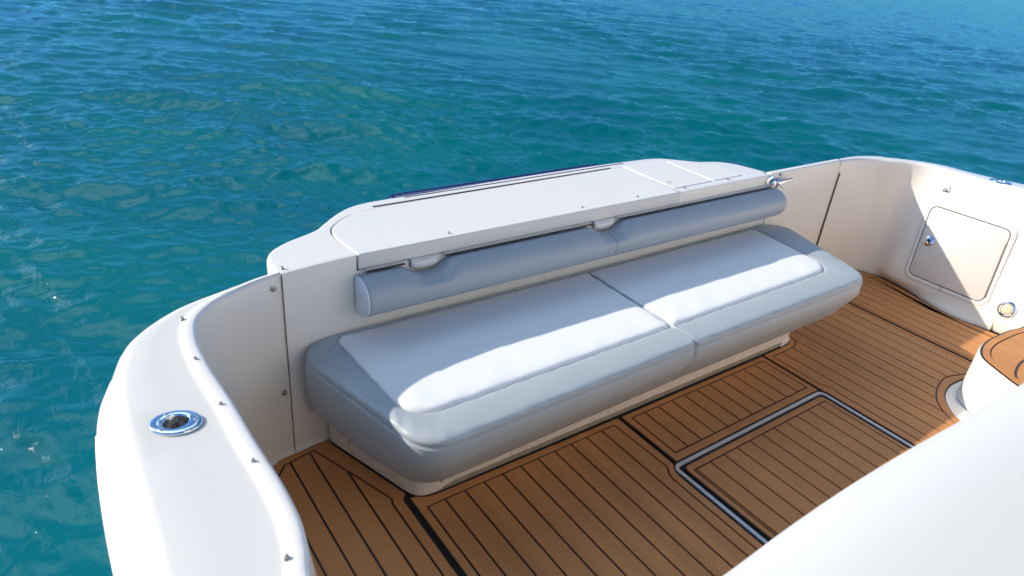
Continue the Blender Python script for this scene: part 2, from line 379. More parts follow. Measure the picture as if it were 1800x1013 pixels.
rs.append([(x, y, ZT-.12) for x, y in oc]); rs.append([(x, y, SEA-.3) for x, y in oc])
mb.rings(rs, False)
m_s = mouth                   # groove walls + floor
mb.rings([[(x, y, ZT) for x, y in m_s], [(x, y, ZT-.03) for x, y in m_s]], False)
# inner wall: left part full height, right part full height, middle up to the lid's lower edge
def wallstrip(xy, z1, foot=.03):
    rs = []
    for x, y in xy: rs.append([(x, y-foot, -.004), (x, y-.010, .0), (x, y-.002, .008), (x, y, .03), (x, y, z1-.010), (x, y+.003, z1-.003), (x, y+.010, z1)])
    return rs
mb.cur = 1; mb.rings(wallstrip([(x, y) for x, y in front], ZT+.0005), False)
mb.rings(wallstrip([(.876, 2.014), (1.2, 2.016), (2.5395, 2.0165)], .687), False)
mb.rings(wallstrip([(2.5395, 2.0165), (2.8, 2.018), (3.258, 2.021)], ZT+.0005), False)
mb.cur = 0; mb.add([(.876, 2.014, .687), (.876, 2.05, .687), (.876, 2.05, ZT), (.876, 2.014, ZT)], [(0, 1, 2, 3)])
mb.add([(2.5395, 2.0165, .687), (2.5395, 2.05, .687), (2.5395, 2.05, ZT), (2.5395, 2.0165, ZT)], [(0, 1, 2, 3)])
mb.add([(.876, 2.02, .687), (2.5395, 2.02, .687), (2.5395, 2.1, .687), (.876, 2.1, .687)], [(0, 1, 2, 3)])
mb.add([(3.258, 2.021, -.1), (3.262, 2.07, -.1), (3.262, 2.07, ZT-.016), (3.258, 2.021, ZT)], [(0, 1, 2, 3)])
T = part(mb, 'transom', [GEL, GEL_WARM], smooth=40); mesh('transom_top', plate.v, plate.f, GEL, T, smooth=0)
mb = MB(); mb.slab(inset(mouth, .001), ZT-.06, ZT-.028); mesh('groove_shade', mb.v, mb.f, DARK, T)  # dark floor stands for the shade in the lid groove
# lid with its front apron
mb = MB(); mb.slab(lid_o, .690, ZT+.003)
lid = part(mb, 'locker_lid', GELW, bevel=.006, seg=3)
# finger pulls under the lid edge
for cx in (1.142, 2.045):
    mb = MB(); rs = []
    for k in range(17):
        t = k/16; a = math.pi*t; h = math.sin(a)**.8
        x = cx - .058*math.cos(a)*1.0
        rs.append([(x, 2.014, .6895), (x, 2.008-.010*h, .6885), (x, 2.003-.016*h, .682-.003*h), (x, 2.001-.014*h, .672-.012*h), (x, 2.006, .666-.020*h)])
    mb.rings(rs, False); mesh('finger_pull', mb.v, mb.f, GEL, lid, smooth=80)
# small hatches at the right of the lid
for P, nm in (([(2.546, 2.062), (2.838, 2.066), (2.838, 2.428), (2.546, 2.421)], 'hatch_cover'),
              ([(2.847, 2.068), (3.085, 2.071), (3.088, 2.245), (3.06, 2.262), (2.847, 2.412)], 'hatch_cover')):
    mb = MB(); mb.slab(rp(P, .01, 3), ZT-.004, ZT+.0032); o = part(mb, nm, GELW, bevel=.002)
# finger hole
mb = MB(); c = [(2.591+.015*math.cos(a), 2.140+.011*math.sin(a)) for a in [k*math.pi/8 for k in range(16)]]
mb.slab(c, ZT, ZT+.0042); part(mb, 'finger_hole', BRUSH, bevel=.001)
# dark strips painted for shaded gaps behind the lid; outer rail tinted with reflected blue
def strip(a, b, wdt, z, h, nm, m, nseg=1):
    a = np.array(a); b = np.array(b); d = (b-a)/np.linalg.norm(b-a); nn = np.array((-d[1], d[0]))*wdt/2
    mb = MB(); mb.slab([tuple(a-nn), tuple(b-nn), tuple(b+nn), tuple(a+nn)], z, z+h); return part(mb, nm, m)
strip((1.12, 2.3995), (2.455, 2.4225), .010, ZT, .002, 'shade_strip', DARK)
strip((1.287, 2.447), (2.584, 2.464), .005, ZT-.0005, .0022, 'shade_strip', DARK)
tube(crom([(1.245, 2.488, .715), (1.262, 2.503, .727), (1.31, 2.510, .733), (1.9, 2.516, .733), (2.40, 2.524, .733), (2.45, 2.520, .728), (2.465, 2.503, .716)], 5),   .011, RUB, 'grab_rail', B, n=14)

# ---- gate at the right of the transom
gp = [(3.264, .752), (3.318, .48), (3.372, .012), (3.976, .012), (3.968, .65), (3.950, .752)]
mb = MB()
mb.rings([[(x, 2.018 - .004*0, z) for x, z in gp], [(x, 2.052, z) for x, z in gp]], True, True, True)
gate = part(mb, 'transom_gate', GEL_WARM, bevel=.008, seg=3)
mb = MB(); mb.rings([[(x, y, z) for x, y in ((3.973, 2.010), (3.982, 2.010), (3.982, 2.03), (3.973, 2.03))] for z in (.02, .672)], True, True, True)
mb.v = [(x + (.0 if z < .3 else -.010), y, z) for x, y, z in mb.v]
mesh('hinge', mb.v, mb.f, HINGEM, gate)
# filler behind the slanted end of the transom, below the gate's left edge
mb = MB(); gpl = [(3.250, .7465), (3.257, .7465), (3.311, .48), (3.365, .0), (3.250, .0)]
mb.rings([[(x, 2.0205, z) for x, z in gpl], [(x, 2.055, z) for x, z in gpl]], True, True, True); part(mb, 'gate_post', GEL)
# latch
def disc(mb, c, nrm, r, h, n=20, r2=None, dome=0):
    nrm = Vector(nrm).normalized(); a = nrm.orthogonal().normalized(); b = nrm.cross(a); c = Vector(c); rs = []
    for rr, hh in ((r, 0), (r, h*.6), ((r2 or r*.86), h)):
        rs.append([tuple(c + nrm*hh + (a*math.cos(x)+b*math.sin(x))*rr) for x in [2*math.pi*k/n for k in range(n)]])
    if dome: rs.append([tuple(c + nrm*(h+dome) + (a*math.cos(x)+b*math.sin(x))*rr*.5) for x in [2*math.pi*k/n for k in range(n)]])
    mb.rings(rs, True, True, True)
def bar(mb, a, b, r, n=10):
    a = Vector(a); b = Vector(b); d = (b-a).normalized(); u = d.orthogonal().normalized(); v = d.cross(u)
    mb.rings([[tuple(p + (u*math.cos(x)+v*math.sin(x))*r) for x in [2*math.pi*k/n for k in range(n)]] for p in (a, b)], True, True, True)
mb = MB(); disc(mb, (3.268, 2.0195, .706), (0, -1, 0), .034, .006)
bar(mb, (3.262, 2.002, .702), (3.375, 2.002, .702), .010); bar(mb, (3.30, 1.998, .702), (3.345, 1.998, .702), .017)
bar(mb, (3.315, 2.0, .702), (3.350, 1.980, .722), .005); bar(mb, (3.33, 2.0, .700), (3.345, 1.975, .672), .005)
bar(mb, (3.375, 2.0, .700), (3.425, 1.985, .712), .007); bar(mb, (3.285, 2.018, .702), (3.285, 1.99, .702), .012)
bar(mb, (3.36, 2.018, .702), (3.36, 1.992, .702), .012)
latch = mesh('latch', mb.v, mb.f, CHROME, gate)

# ---- right coaming and wall
st = [  # inner top, outer top, floor line, top z
 ((3.955, 2.018), (3.960, 2.052), (3.985, 2.016), .750),
 ((4.060, 2.010), (4.060, 2.052), (4.090, 2.008), .750),
 ((4.150, 1.990), (4.165, 2.040), (4.200, 1.980), .750),
 ((4.240, 1.945), (4.290, 1.995), (4.300, 1.910), .750),
 ((4.310, 1.890), (4.395, 1.925), (4.352, 1.845), .750),
 ((4.415, 1.800), (4.510, 1.815), (4.378, 1.770), .750),
 ((4.474, 1.690), (4.580, 1.700), (4.383, 1.700), .750),
 ((4.486, 1.560), (4.603, 1.580), (4.350, 1.545), .749),
 ((4.4865, 1.440), (4.630, 1.455), (4.315, 1.440), .750),
 ((4.488, 1.330), (4.645, 1.350), (4.287, 1.330), .755),
 ((4.490, 1.200), (4.665, 1.210), (4.276, 1.200), .763),
 ((4.495, 1.060), (4.680, 1.070), (4.300, 1.060), .775),
 ((4.500, .800), (4.700, .800), (4.325, .800), .79),
 ((4.510, -1.6), (4.720, -1.6), (4.330, -1.6), .82)]
Q = crom([s[0]+s[1]+s[2]+(s[3],) for s in st], 8); rs = []
for q in Q:
    I2, O2, B2, z = np.array(q[:2]), np.array(q[2:4]), np.array(q[4:6]), q[6]
    wd = np.linalg.norm(O2-I2); u = (O2-I2)/wd
    y = q[1]; fl = max(0, min(1, (1.84-y)/.17))
    low = np.array((4.316, B2[1])) if fl > 0 else B2         # plane x = 4.3 + .25 z beyond the corner
    low = B2*(1-fl) + low*fl
    P = [(B2[0]+.02, B2[1], -.004), (B2[0]+.004, B2[1], .0), (B2[0]+(low[0]-B2[0])*.10, B2[1], .010), (B2[0]+(low[0]-B2[0])*.45, B2[1], .028), (B2[0]+(low[0]-B2[0])*.85, B2[1]*.9+low[1]*.1, .050), (low[0], low[1], .075)]
    for t in (.12, .3, .5, .7, .85, .95): 
        p = low*(1-t) + I2*t; P.append((p[0], p[1], .075+(z-.022-.075)*t))
    for a in range(0, 6):
        a2 = a*math.pi/10; p = I2 + u*.016*(1-math.cos(a2)); P.append((p[0], p[1], z-.018+.018*math.sin(a2)))
    for d, zz in ((-.03, 0), (-.012, -.003), (0, -.015), (.02, -.06), (.03, -.3), (.03, -1.5)):
        p = O2 + u*min(d, 1)*(1 if wd > .08 else .3); P.append((p[0], p[1], z+zz))
    rs.append(P)
mb = MB(); mb.rings(rs, False); npf = len(rs[0])-1; mb.mi = [1 if i % npf < 12 else 0 for i in range(len(mb.f))]
part(mb, 'side_coaming', [GEL, GEL_WARM], smooth=50)

# ---- locker door on the right wall: local plane coords (y, z, outwards)
def WP(y, z, o): return (4.3+.25*z - o*.970, y, z + o*.243*0)
def wslab(mb, P, o0, o1, hole=None):
    mb.rings([[WP(y, z, o) for y, z in P] for o in (o0, o1)], True, not hole, False if hole else True)
D0 = [(1.628, .536), (1.188, .540), (1.147, .128), (1.576, .124)]
door = rp(D0, .035, 6); flo = rp([(1.655, .566), (1.160, .570), (1.115, .098), (1.600, .094)], .055, 6); fli = inset(door, -.005)
lk = MB(); lk.rings([[WP(y, z, o) for y, z in P] for P, o in ((flo, -.006), (flo, .004), (inset(flo, .004), .0075), (inset(fli, -.002), .0075), (fli, .006), (fli, -.01))], True)
fr_ = part(lk, 'locker_frame', GEL, smooth=50)
mb = MB(); mb.rings([[WP(y, z, o) for y, z in fli] for o in (-.006, .0045)], True, False, True); mesh('gap_shade', mb.v, mb.f, DARK, fr_)  # dark backing put in for the shade inside the door gap
mb = MB(); mb.rings([[WP(y, z, o) for y, z in P] for P, o in ((inset(door, .0005), -.002), (inset(door, .0005), .0065), (inset(door, .003), .0085))], True, True, True)
ld_ = part(mb, 'locker_door', GELW, smooth=50)
mb = MB(); hx = [(1.176, .47), (1.184, .47), (1.149, .16), (1.141, .16)]
mb.rings([[WP(y, z, o) for y, z in hx] for o in (.0, .0105)], True, True, True); mesh('hinge', mb.v, mb.f, HINGEM, ld_)
wn = (-.970, 0, .243)
mb = MB(); c = WP(1.556, .338, .0085)
disc(mb, c, wn, .031, .006, 24); o = mesh('latch', mb.v, mb.f, CHROME, ld_)
mb = MB(); disc(mb, WP(1.556, .338, .0125), wn, .017, .0015, 20); mesh('latch_ring', mb.v, mb.f, DARK, o) if False else None
mb = MB(); disc(mb, WP(1.553, .342, .0148), wn, .012, .002, 16); mb.cur = 0; o2 = mesh('keyhole', mb.v, mb.f, DARK, ld_)
mb = MB(); disc(mb, WP(1.560, .330, .0145), wn, .010, .006, 16, dome=.003); mesh('thumb_turn', mb.v, mb.f, CHROME, ld_)
mb = MB(); vx = [(1.372, .124), (1.375, .124), (1.372, .098), (1.369, .098)]
mb.rings([[WP(y, z, o) for y, z in vx] for o in (.0, .0082)], True, True, True); mesh('drain_slot', mb.v, mb.f, DARK, fr_)
# small fitting above the door
mb = MB(); mb.rings([[WP(y, z, o) for y, z in ((1.625, .662), (1.588, .668), (1.580, .632), (1.617, .626))] for o in (-.004, .005)], True, True, True)
cf = part(mb, 'canvas_fastener', FASC, bevel=.002)
mb = MB(); disc(mb, WP(1.604, .641, .005), wn, .011, .006, 12); mesh('turn_button', mb.v, mb.f, STEEL, cf)
mb = MB(); mb.rings([[WP(y, z, o) for y, z in ((1.618, .634), (1.586, .638), (1.585, .633), (1.617, .629))] for o in (.004, .0075)], True, True, True); mesh('slot', mb.v, mb.f, DARK, cf)
# courtesy light
LY, LZ = 1.022, .147
mb = MB(); n_ = 32; rs = []
for rr, o in ((.047, -.004), (.047, .007), (.043, .012), (.036, .013), (.031, .008), (.030, .002)):
    rs.append([WP(LY+rr*math.cos(a), LZ+rr*math.sin(a), o) for a in [2*math.pi*k/n_ for k in range(n_)]])
mb.rings(rs, True); lb = part(mb, 'courtesy_light', CHROME)
mb = MB(); rs = []
for rr, o in ((.031, .003), (.024, .0075), (.012, .010), (.001, .0105)):
    rs.append([WP(LY+rr*math.cos(a), LZ+rr*math.sin(a), o) for a in [2*math.pi*k/n_ for k in range(n_)]])
mb.rings(rs, True, False, True); mesh('lens', mb.v, mb.f, LENS, lb)
for a in (.6, 3.75):
    mb = MB(); disc(mb, WP(LY+.038*math.cos(a), LZ+.038*math.sin(a), .011), wn, .0055, .004, 10, dome=.001); mesh('screw', mb.v, mb.f, CHROME, lb)

# ---- rod holders
def rod_holder(cx, cy, z, ang, a_=.057, b_=.043):
    def el(s, zz, sx=1): return [(cx + (a_*s*math.cos(t)*math.cos(ang) - b_*s*math.sin(t)*math.sin(ang)), cy + (a_*s*math.cos(t)*math.sin(ang) + b_*s*math.sin(t)*math.cos(ang)), zz) for t in [2*math.pi*k/40 for k in range(40)]]
    def ci(r, zz, off=0): return [(cx+off*math.cos(ang)+r*math.cos(t+ang), cy+off*math.sin(ang)+r*.9*math.sin(t+ang), zz) for t in [2*math.pi*k/40 for k in range(40)]]
    mb = MB(); mb.rings([el(1, z-.004), el(1, z+.003), el(.975, z+.0055), el(.92, z+.0068), el(.80, z+.0072), ci(.0305, z+.0075), ci(.0285, z+.0065), ci(.0272, z+.003), ci(.0265, z-.018)], True)
    f = part(mb, 'rod_holder', CHROME, smooth=60)
    mb = MB(); mb.rings([ci(.0264, z-.014), ci(.0258, z-.026), ci(.024, z-.034), ci(.018, z-.039), ci(.002, z-.040)], True, False, True)
    # the cup sits in the flange: short liner visible as a pale bowl
    mb.v = [(x, y, max(zz, z-.02) if False else zz) for x, y, zz in mb.v]
    mesh('cup', mb.v, mb.f, CUP, f)
    for t in (.2, 2.2, 4.2):
        x = cx + a_*.76*math.cos(t)*math.cos(ang) - b_*.76*math.sin(t)*math.sin(ang); y = cy + a_*.76*math.cos(t)*math.sin(ang) + b_*.76*math.sin(t)*math.cos(ang)
        mb = MB(); disc(mb, (x, y, z+.0062), (0, 0, 1), .0055, .0018, 12); mesh('screw', mb.v, mb.f, STEEL, f)
    return f
rod_holder(.160, 1.385, ZT-.005, math.radians(-25))
rod_holder(4.545, 1.375, ZT+.005, math.radians(-80))

# ---- snap studs along the coaming
def stud(p, nrm=(0, 0, 1), r=.0065):
    mb = MB(); disc(mb, p, nrm, r*1.25, .003, 12, r2=r); disc(mb, tuple(Vector(p)+Vector(nrm).normalized()*.003), nrm, r*.8, .006, 10, dome=.001)
    return part(mb, 'snap_stud', STEEL)
for x, y in ((.274, 1.838), (.257, 1.619), (.262, 1.402), (.268, 1.176), (.243, .898)): stud((x, y, ZT-.003), r=.0052)
for x, y in ((.619, 2.018), (1.265, 2.040), (1.940, 2.045), (2.278, 2.045), (2.607, 2.052), (2.938, 2.052), (3.240, 2.052)): stud((x, y, ZT+.001), r=.0045)
stud((.575, 1.979, .702), (.25, -1, 0), .008); stud((.582, 1.982, .282), (.25, -1, 0), .008)
stud((3.345, 2.018, .738), (0, -1, 0), .007); stud((3.340, 2.018, .668), (0, -1, 0), .007)
stud((1.282, 2.016, .688), (0, -1, 0), .004); stud((1.77, 2.0165, .688), (0, -1, 0), .004)
# dark joints of the inner wall: left panel seam, line under the lid
mb = MB(); mb.rings([[(x, y, z) for x, y in ((.6048, 1.9865), (.6064, 1.9865), (.6064, 1.975), (.6048, 1.975))] for z in (.0, .735)], True, True, True)
mb.v = [(x, y+.0085, z) for x, y, z in mb.v]; part(mb, 'panel_joint', mat('joint_shadow', (.16, .14, .12), .7))

# ---- bench plinth
bo = [(.744, 2.0), (.744, 1.965), (.868, 1.592)] + crom([(.875, 1.577), (.885, 1.563), (.905, 1.551), (.93, 1.545), (.962, 1.541)], 3) + [(3.03, 1.541)] + crom([(3.06, 1.548), (3.085, 1.560), (3.095, 1.585), (3.098, 1.61)], 3) + [(3.20, 2.0)]
mb = MB(); mb.slab(inset(bo, .003), -.004, .21); bench = part(mb, 'bench_plinth', DIRT)
mb = MB()
fp = [(.744, 1.99), (.744, 1.965), (.868, 1.592)] + crom([(.875, 1.577), (.885, 1.563), (.905, 1.551), (.93, 1.545), (.962, 1.541)], 3) + [(1.0, 1.541), (3.03, 1.541)] + crom([(3.06, 1.548), (3.085, 1.560), (3.095, 1.585), (3.098, 1.61)], 3) + [(3.19, 1.98)]
def lowz(x, y): 
    if x < .95: return .006
    if x < 1.02: return .006 + (x-.95)/.07*.023
    if x > 3.02: return .012
    return .029
fp2 = []
for i in range(len(fp)-1):
    a, b = np.array(fp[i]), np.array(fp[i+1]); k = max(1, int(np.linalg.norm(b-a)/.03))
    fp2 += [tuple(a+(b-a)*j/k) for j in range(k)]
fp2.append(fp[-1]); fin = [(x+(.012 if x < .9 else 0), y+.012) for x, y in fp2]; fp2 = [(x-(.003 if x < .87 else -.003 if x > 3.09 else 0), y-.003) for x, y in fp2]
mb.rings([[(x, y, .24) for x, y in fin], [(x, y, .24) for x, y in fp2], [(x, y, lowz(x, y)) for x, y in fp2], [(x, y, lowz(x, y)) for x, y in fin]], False)
fascia = mesh('fascia', mb.v, mb.f, FASC, bench, smooth=40)
mb = MB(); disc(mb, (.972, 1.5375, .043+.012), (0, -1, 0), .0085, .003, 14); mesh('screw', mb.v, mb.f, HINGEM, fascia)
for zz in (.052, .066):
    mb = MB(); disc(mb, (.7705, 1.872, zz), (-.95, -.31, 0), .0035, .001, 8); mesh('vent_hole', mb.v, mb.f, DARK, fascia)
# white foot of the plinth at its right end
mb = MB(); mb.slab(rp([(2.99, 1.532), (3.075, 1.540), (3.090, 1.600), (3.02, 1.60)], .008, 3), .0, .034); part(mb, 'plinth_foot', GEL, bench, bevel=.004)

# ------------------------------------------------------------------ teak deck panels
TZ = .004
def teak(name, outer, inner, seams, edge=.007, gap=.0078, second=None, z=0.0, extra=None):
    mb = MB(); mb.cur = 0; mb.slab(outer, z-.006, z)
    mb.cur = 1; ob = inset(outer, edge)
    mb.ringslab(ob, inner, z+.0002, z+TZ)
    pin = inset(inner, gap); xs = [min(p[0] for p in pin)-1] + list(seams) + [max(p[0] for p in pin)+1]
    for a, b in zip(xs[:-1], xs[1:]):
        P = clip(clip(pin, 0, a+gap/2, 1), 0, b-gap/2, -1)
        if len(P) > 2 and abs(area(P)) > 1e-5: mb.slab(P, z+.0002, z+TZ)
    o = mb.build(name, [CAULK, TEAK], B, smooth=0, bevel=.0011, seg=1)
    return o
YB = -1.5
# left panel
teak('teak_panel', [(.392, YB), (.392, 1.70), (.43, 1.885), (.535, 1.972), (.741, 1.992), (.741, 1.960), (.864, 1.588), (.842, 1.562), (.8425, YB)],
     [(.425, YB+.05), (.425, 1.66), (.465, 1.84), (.545, 1.936), (.668, 1.960), (.771, 1.695), (.810, 1.588), (.8005, 1.568), (.811, YB+.05)],
     [.492, .568, .647, .728])
# panel A
def curveA(o): return crom([(1.832-o, 1.210), (1.826-o, 1.195), (1.812-o, 1.178), (1.803-o, 1.155), (1.801-o, 1.125)], 4)
teak('teak_panel', [(.8555, YB), (.8555, 1.568)] + crom([(.866, 1.568), (.884, 1.562), (.905, 1.549), (.927, 1.541), (.96, 1.537)], 3) + [(1.832, 1.530)] + curveA(0) + [(1.801, YB)],
     [(.890, YB+.05), (.890, 1.500), (1.785, 1.502)] + curveA(.036) + [(1.766, YB+.05)],
     [.964+.0828*k for k in range(10)])
# panel B
teak('teak_panel', [(1.843, 1.204), (2.832, 1.204), (2.832, 1.530), (1.843, 1.530)], [(1.880, 1.243), (2.797, 1.243), (2.797, 1.501), (1.880, 1.501)],
     [1.959+.0849*k for k in range(10)])
# floor hatch
ho = rp([(1.843, YB+.1), (2.802, YB+.1), (2.802, 1.176), (1.843, 1.176)], [.01, .01, .028, .028], 5)
hp = teak('floor_hatch', ho, [(1.869, YB+.15), (2.776, YB+.15), (2.776, 1.143), (1.869, 1.143)], [1.8835] + [1.967+.0838*k for k in range(10)])
# metal channel round the hatch
cho = rp([(1.812, YB), (2.835, YB), (2.835, 1.2005), (1.812, 1.2005)], [.01, .01, .034, .034], 7); chi = inset(cho, .015)
mb = MB(); mb.ringslab(cho, chi, -.004, .0012); part(mb, 'hatch_channel', BRUSH, bevel=.0006)
# right main panel with the cut-out round the step
ring_o = crom([(3.76, .880), (3.666, .897), (3.549, .935), (3.463, .928), (3.389, .910), (3.314, .880), (3.243, .830), (3.185, .745), (3.15, .62), (3.14, .3)], 4)
ring_i = crom([(3.78, .845), (3.68, .872), (3.533, .890), (3.445, .885), (3.362, .861), (3.295, .817), (3.228, .741), (3.19, .60), (3.18, .3)], 4)
bc = crom([(3.045, 1.535), (3.075, 1.543), (3.100, 1.565), (3.106, 1.61)], 3)
outC = [(2.843, YB), (2.843, 1.165), (2.838, 1.185), (2.838, 1.532)] + bc + [(3.21, 2.0), (3.824, 2.0), (3.824, .862)] + ring_i[5:-1] + [(3.18, .3), (3.18, YB)]
inC = [(2.889, YB+.05), (2.889, 1.135), (2.900, 1.175), (2.873, 1.225), (2.873, 1.500), (3.045, 1.503)] + crom([(3.075, 1.508), (3.112, 1.532), (3.134, 1.575), (3.140, 1.61)], 3) + [(3.24, 1.985), (3.8, 1.985), (3.8, .905)] + ring_o[4:-1] + [(3.14, .3), (3.14, YB+.05)]
teak('teak_panel', outC, inC, [2.956, 3.046] + [3.130+.0840*k for k in range(8)])
# aft right panel
wallc = crom([(4.10, 2.000), (4.20, 1.972), (4.30, 1.902), (4.352, 1.838), (4.374, 1.770), (4.376, 1.700), (4.342, 1.545), (4.307, 1.440), (4.280, 1.330), (4.270, 1.200), (4.29, 1.06), (4.30, .9)], 4)
wc2 = [(x-.052-(.01 if y > 1.8 else 0), y-(.045 if y > 1.8 else 0)) for x, y in wallc]
teak('teak_panel', [(3.835, YB), (3.835, 2.0)] + wallc + [(4.30, YB)], [(3.8535, YB+.05), (3.8535, 1.95), (4.0, 1.95)] + wc2[3:] + [(4.235, YB+.05)],
     [3.915+.0820*k for k in range(4)] + [4.222])

# ------------------------------------------------------------------ step with teak top
so = crom([(4.32, .842), (4.12, .842), (3.922, .838), (3.82, .856), (3.743, .863), (3.612, .869), (3.520, .862), (3.456, .846), (3.401, .819), (3.363, .779), (3.318, .70), (3.278, .619), (3.24, .50), (3.22, .3)], 4) + [(3.22, -1.0), (4.32, -1.0)]
mb = MB()
mb.rings([[(x, y, z) for x, y in P] for P, z in ((inset(so, -.004), .003), (inset(so, 0), .02), (inset(so, 0), .235), (inset(so, .003), .243), (inset(so, .010), .247))], True, False, True)
step = part(mb, 'boarding_step', GEL, smooth=40)
to = inset(so, .006)
ti = inset(so, .044)
mb = MB(); mb.cur = 0; mb.slab(to, .2475, .250); mb.cur = 1; mb.ringslab(inset(to, .010), ti, .2502, .2545)
# curved second ring inside, planks
pin = inset(ti, .007)
cxs = [3.432, 3.53, 3.615, 3.70, 3.785, 3.87, 3.955, 4.04, 4.125, 4.21]
xs = [2.0] + cxs + [5.0]
for a, b in zip(xs[:-1], xs[1:]):
    P = clip(clip(pin, 0, a+.003, 1), 0, b-.003, -1)
    if len(P) > 2 and abs(area(P)) > 1e-5: mb.slab(P, .2502, .2545)
o = mb.build('teak_top', [CAULK, TEAK], step, smooth=0)
cr_ = crom([(3.335, .640), (3.345, .652), (3.397, .672), (3.476, .688), (3.556, .692), (3.8, .692), (4.2, .69)], 6)
mb = MB()
cri = []
for i, p in enumerate(cr_):
    a, b = np.array(cr_[max(0, i-1)]), np.array(cr_[min(len(cr_)-1, i+1)]); d = (b-a)/np.linalg.norm(b-a); cri.append((p[0]+d[1]*.009, p[1]-d[0]*.009))
mb.rings([[(x, y, .2558) for x, y in cr_], [(x, y, .2558) for x, y in cri]], False); mesh('inlay_line', mb.v, mb.f, CAULK, step, smooth=0)
# raised lip of the floor moulding at the foot of the step
mb = MB(); P = ring_i[:-1]
mb.fill([P + [(3.24, .3), (3.9, .3)]], -.0015); part(mb, 'floor_flange', GEL)

# ------------------------------------------------------------------ cabin behind the camera, unseen, added to bounce warm sun onto the walls
mb = MB()
for P, z0, z1 in ((rp([(.25, -1.9), (4.5, -1.9), (4.5, -.95), (.25, -.95)], .08, 5), 0, 2.25), (rp([(.1, -2.4), (4.6, -2.4), (4.6, -.90), (.1, -.90)], .2, 6), 2.25, 2.37),
                  (rp([(.2, -2.2), (4.5, -2.2), (4.5, -.95), (.2, -.95)], .2, 6), 2.37, 3.5)): mb.slab(P, z0, z1)
part(mb, 'bounce_cabin', mat('bounce_gelcoat', (.92, .87, .79), .4), bevel=.02)
mb = MB(); mb.rings([[(x, y, z) for x, z in ((1.2, .1), (1.85, .1), (1.85, 1.95), (1.2, 1.95))] for y in (-.96, -.944)], True, True, True); part(mb, 'cabin_door', mat('tinted_glass', (.03, .035, .04), .08), bevel=.01)

